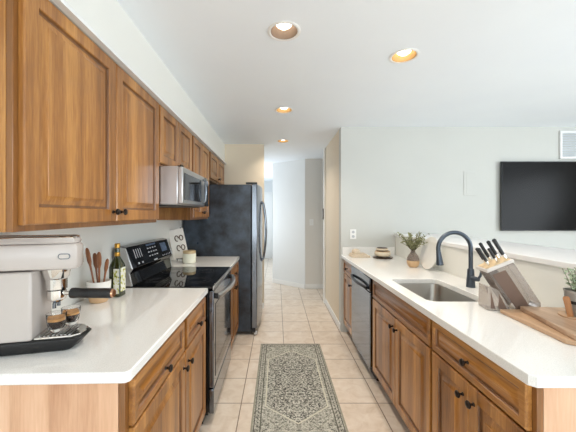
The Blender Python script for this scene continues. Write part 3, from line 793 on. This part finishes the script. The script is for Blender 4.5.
# knife block
s = thing('knife_block', 'smoky clear knife block with steel frame right of the faucet', 'knife block', (1.055, 1.50, z), math.radians(-9))
Dk = .105
E, Dp, Cp, Bp, F_, A = (0, .200), (.122, .257), (.247, .040), (.215, .0), (.110, 0), (0, .002)
shell = [(.004, .190), (.118, .243), (.236, .050), (.238, .036), (.232, .018), (.216, .008), (.120, .006)]
lab(MB().prism(shell, .0, Dk, 'y').build('case', M['smoke'], s, bevel=.004), 'pale smoky clear case')
for y0, y1 in ((-.002, -.0005), (Dk+.0005, Dk+.002)):
    MB().prism([(.020, .180), (.078, .207), (.190, .024), (.128, .016)], y0, y1, 'y').build('slot_panel', M['smokedark'], s)
MB().prism([(.001, .001), (.108, .001), (.052, .104), (.004, .120)], .004, Dk-.004, 'y').build('foot', M['smoke'], s, bevel=.003)
MB().prism([(.014, .012), (.034, .012), (.014, .10)], .002, .0035, 'y').prism([(.048, .012), (.088, .012), (.052, .085)], .002, .0035, 'y').build('foot_pane', M['smokedark'], s)
MB().prism([(-.004, .188), (.119, .246), (.114, .262), (-.010, .204)], -.003, Dk+.003, 'y').build('top_collar', M['collar'], s, bevel=.004)
MB().prism([(-.002, .2085), (.106, .2592), (.1055, .2612), (-.0025, .2105)], .008, Dk-.008, 'y').build('slot_insert', M['slotwood'], s)
up = Vector((-.125, 0, .217)).normalized()
KN = [(.095, .030, .100, .0095, 'broad black-handled chef knife, highest and rightmost in the block'), (.083, .068, .092, .0085, 'black and steel handled knife next to the tallest one'),
      (.052, .078, .095, .008, 'long-handled knife at the back middle of the block'), (.056, .030, .070, .007, 'short steak knife at the front middle of the block'),
      (.026, .075, .080, .008, 'knife with steel bolster at the back left of the block'), (.018, .030, .088, .0075, 'leftmost black knife at the front of the block')]
for x, y, ln, r_, lb in KN:
    ln *= 1.12
    zt = .2105 + (x+.0025)*.0507/.108
    kr = math.radians(-9)
    k = thing('kitchen_knife', lb, 'knife', (1.055+x*math.cos(kr)-y*math.sin(kr), 1.50+x*math.sin(kr)+y*math.cos(kr), z+zt+.004), kr, 'knives in the block')
    u2 = Vector((0, 1, 0)); u1 = up.cross(u2)
    def ring(t_, a, b_): return [up*t_ + u1*a*math.cos(2*PI*i/14) + u2*b_*math.sin(2*PI*i/14) for i in range(14)]
    MB().loops([ring(.0, r_*.75, .0045), ring(.022, r_*.8, .005)]).build('bolster', M['chrome'], k)
    MB().loops([ring(.0222, r_*.9, .006), ring(.04, r_, .007), ring(ln*.8, r_, .007), ring(ln*.95, r_*1.1, .007), ring(ln, r_*.7, .004)]).build('handle', M['black'], k)

# cutting boards
def board(name, label, pts, z0, th, mat):
    cx = sum(p[0] for p in pts)/len(pts); cy = sum(p[1] for p in pts)/len(pts)
    o = MB().prism([(p[0]-cx, p[1]-cy) for p in pts], 0, th).build(name, M[mat], None, (cx, cy, z0), bevel=.003)
    return tag(o, label, 'cutting board', 'stacked cutting boards')
board('cutting_board', 'larger pale wooden cutting board lying underneath on the right counter', [(1.093, 1.472), (1.074, 1.118), (1.102, 1.09), (1.40, 1.05), (1.402, 1.44), (1.385, 1.468)], z, .018, 'board_edge')
board('cutting_board', 'smaller brown wooden cutting board lying on top under the potted plant', [(1.178, 1.455), (1.095, 1.10), (1.38, 1.07), (1.398, 1.43)], z+.0185, .020, 'board')
# potted plant
zp = z + .039
o = MB().lathe([(.001, 0), (.062, 0), (.064, .003), (.062, .006), (.001, .006)], seg=40, cap0=False, cap1=False).build('round_coaster', M['board_edge'], None, (1.302, 1.30, zp))
tag(o, 'thin round wooden coaster under the zinc pot', 'coaster')
s = thing('potted_herb', 'small pale green herb in a zinc pot with a wooden tag', 'potted plant', (1.312, 1.30, zp+.0065))
MB().lathe([(.001, 0), (.044, 0), (.045, .002), (.0475, .045), (.048, .05), (.0475, .055), (.051, .100), (.0535, .103), (.0535, .108), (.049, .108), (.046, .09), (.001, .088)], seg=36, cap0=False).build('pot', M['zinc'], s)
MB().lathe([(.0495, .052), (.0505, .056), (.0505, .061), (.0495, .065)], seg=36, cap0=False, cap1=False).build('cord', M['black'], s)
MB().lathe([(.045, .089), (.001, .093)], seg=24, cap0=False).build('soil', M['soil'], s)
tg = MB().prism([(-.010, 0), (.010, 0), (.0115, .078), (.008, .086), (-.008, .086), (-.0115, .078)], -.003, .003, 'y').build('wooden_tag', M['tagwood'], s, (-.061, -.022, .001), bevel=.001)
tg.rotation_euler = (0, math.radians(-10), math.radians(-35))
rnd = random.Random(11); st = MB(); lf = MB()
for k in range(34):
    a = rnd.uniform(0, 2*PI); sp_ = rnd.uniform(.005, .075); hh = rnd.uniform(.05, .115) - sp_*.25
    p0 = Vector((math.cos(a)*sp_*.35, math.sin(a)*sp_*.35, .09)); p3 = Vector((math.cos(a)*sp_, math.sin(a)*sp_, .105+hh))
    st.tube([p0, p0.lerp(p3, .5) + Vector((0, 0, .008)), p3], .0009, 5)
    for j in range(9):
        bp = p0.lerp(p3, .3 + .7*j/8)
        dd = Vector((rnd.uniform(-1, 1), rnd.uniform(-1, 1), rnd.uniform(-.1, .8)))
        leaf(lf.bm, bp, dd, rnd.uniform(.011, .018), rnd.uniform(.004, .006), Vector((rnd.uniform(-1, 1), rnd.uniform(-1, 1), 1)))
st.build('stem', M['stem'], s); lf.build('foliage', M['leaf_grey'], s, smooth=False)
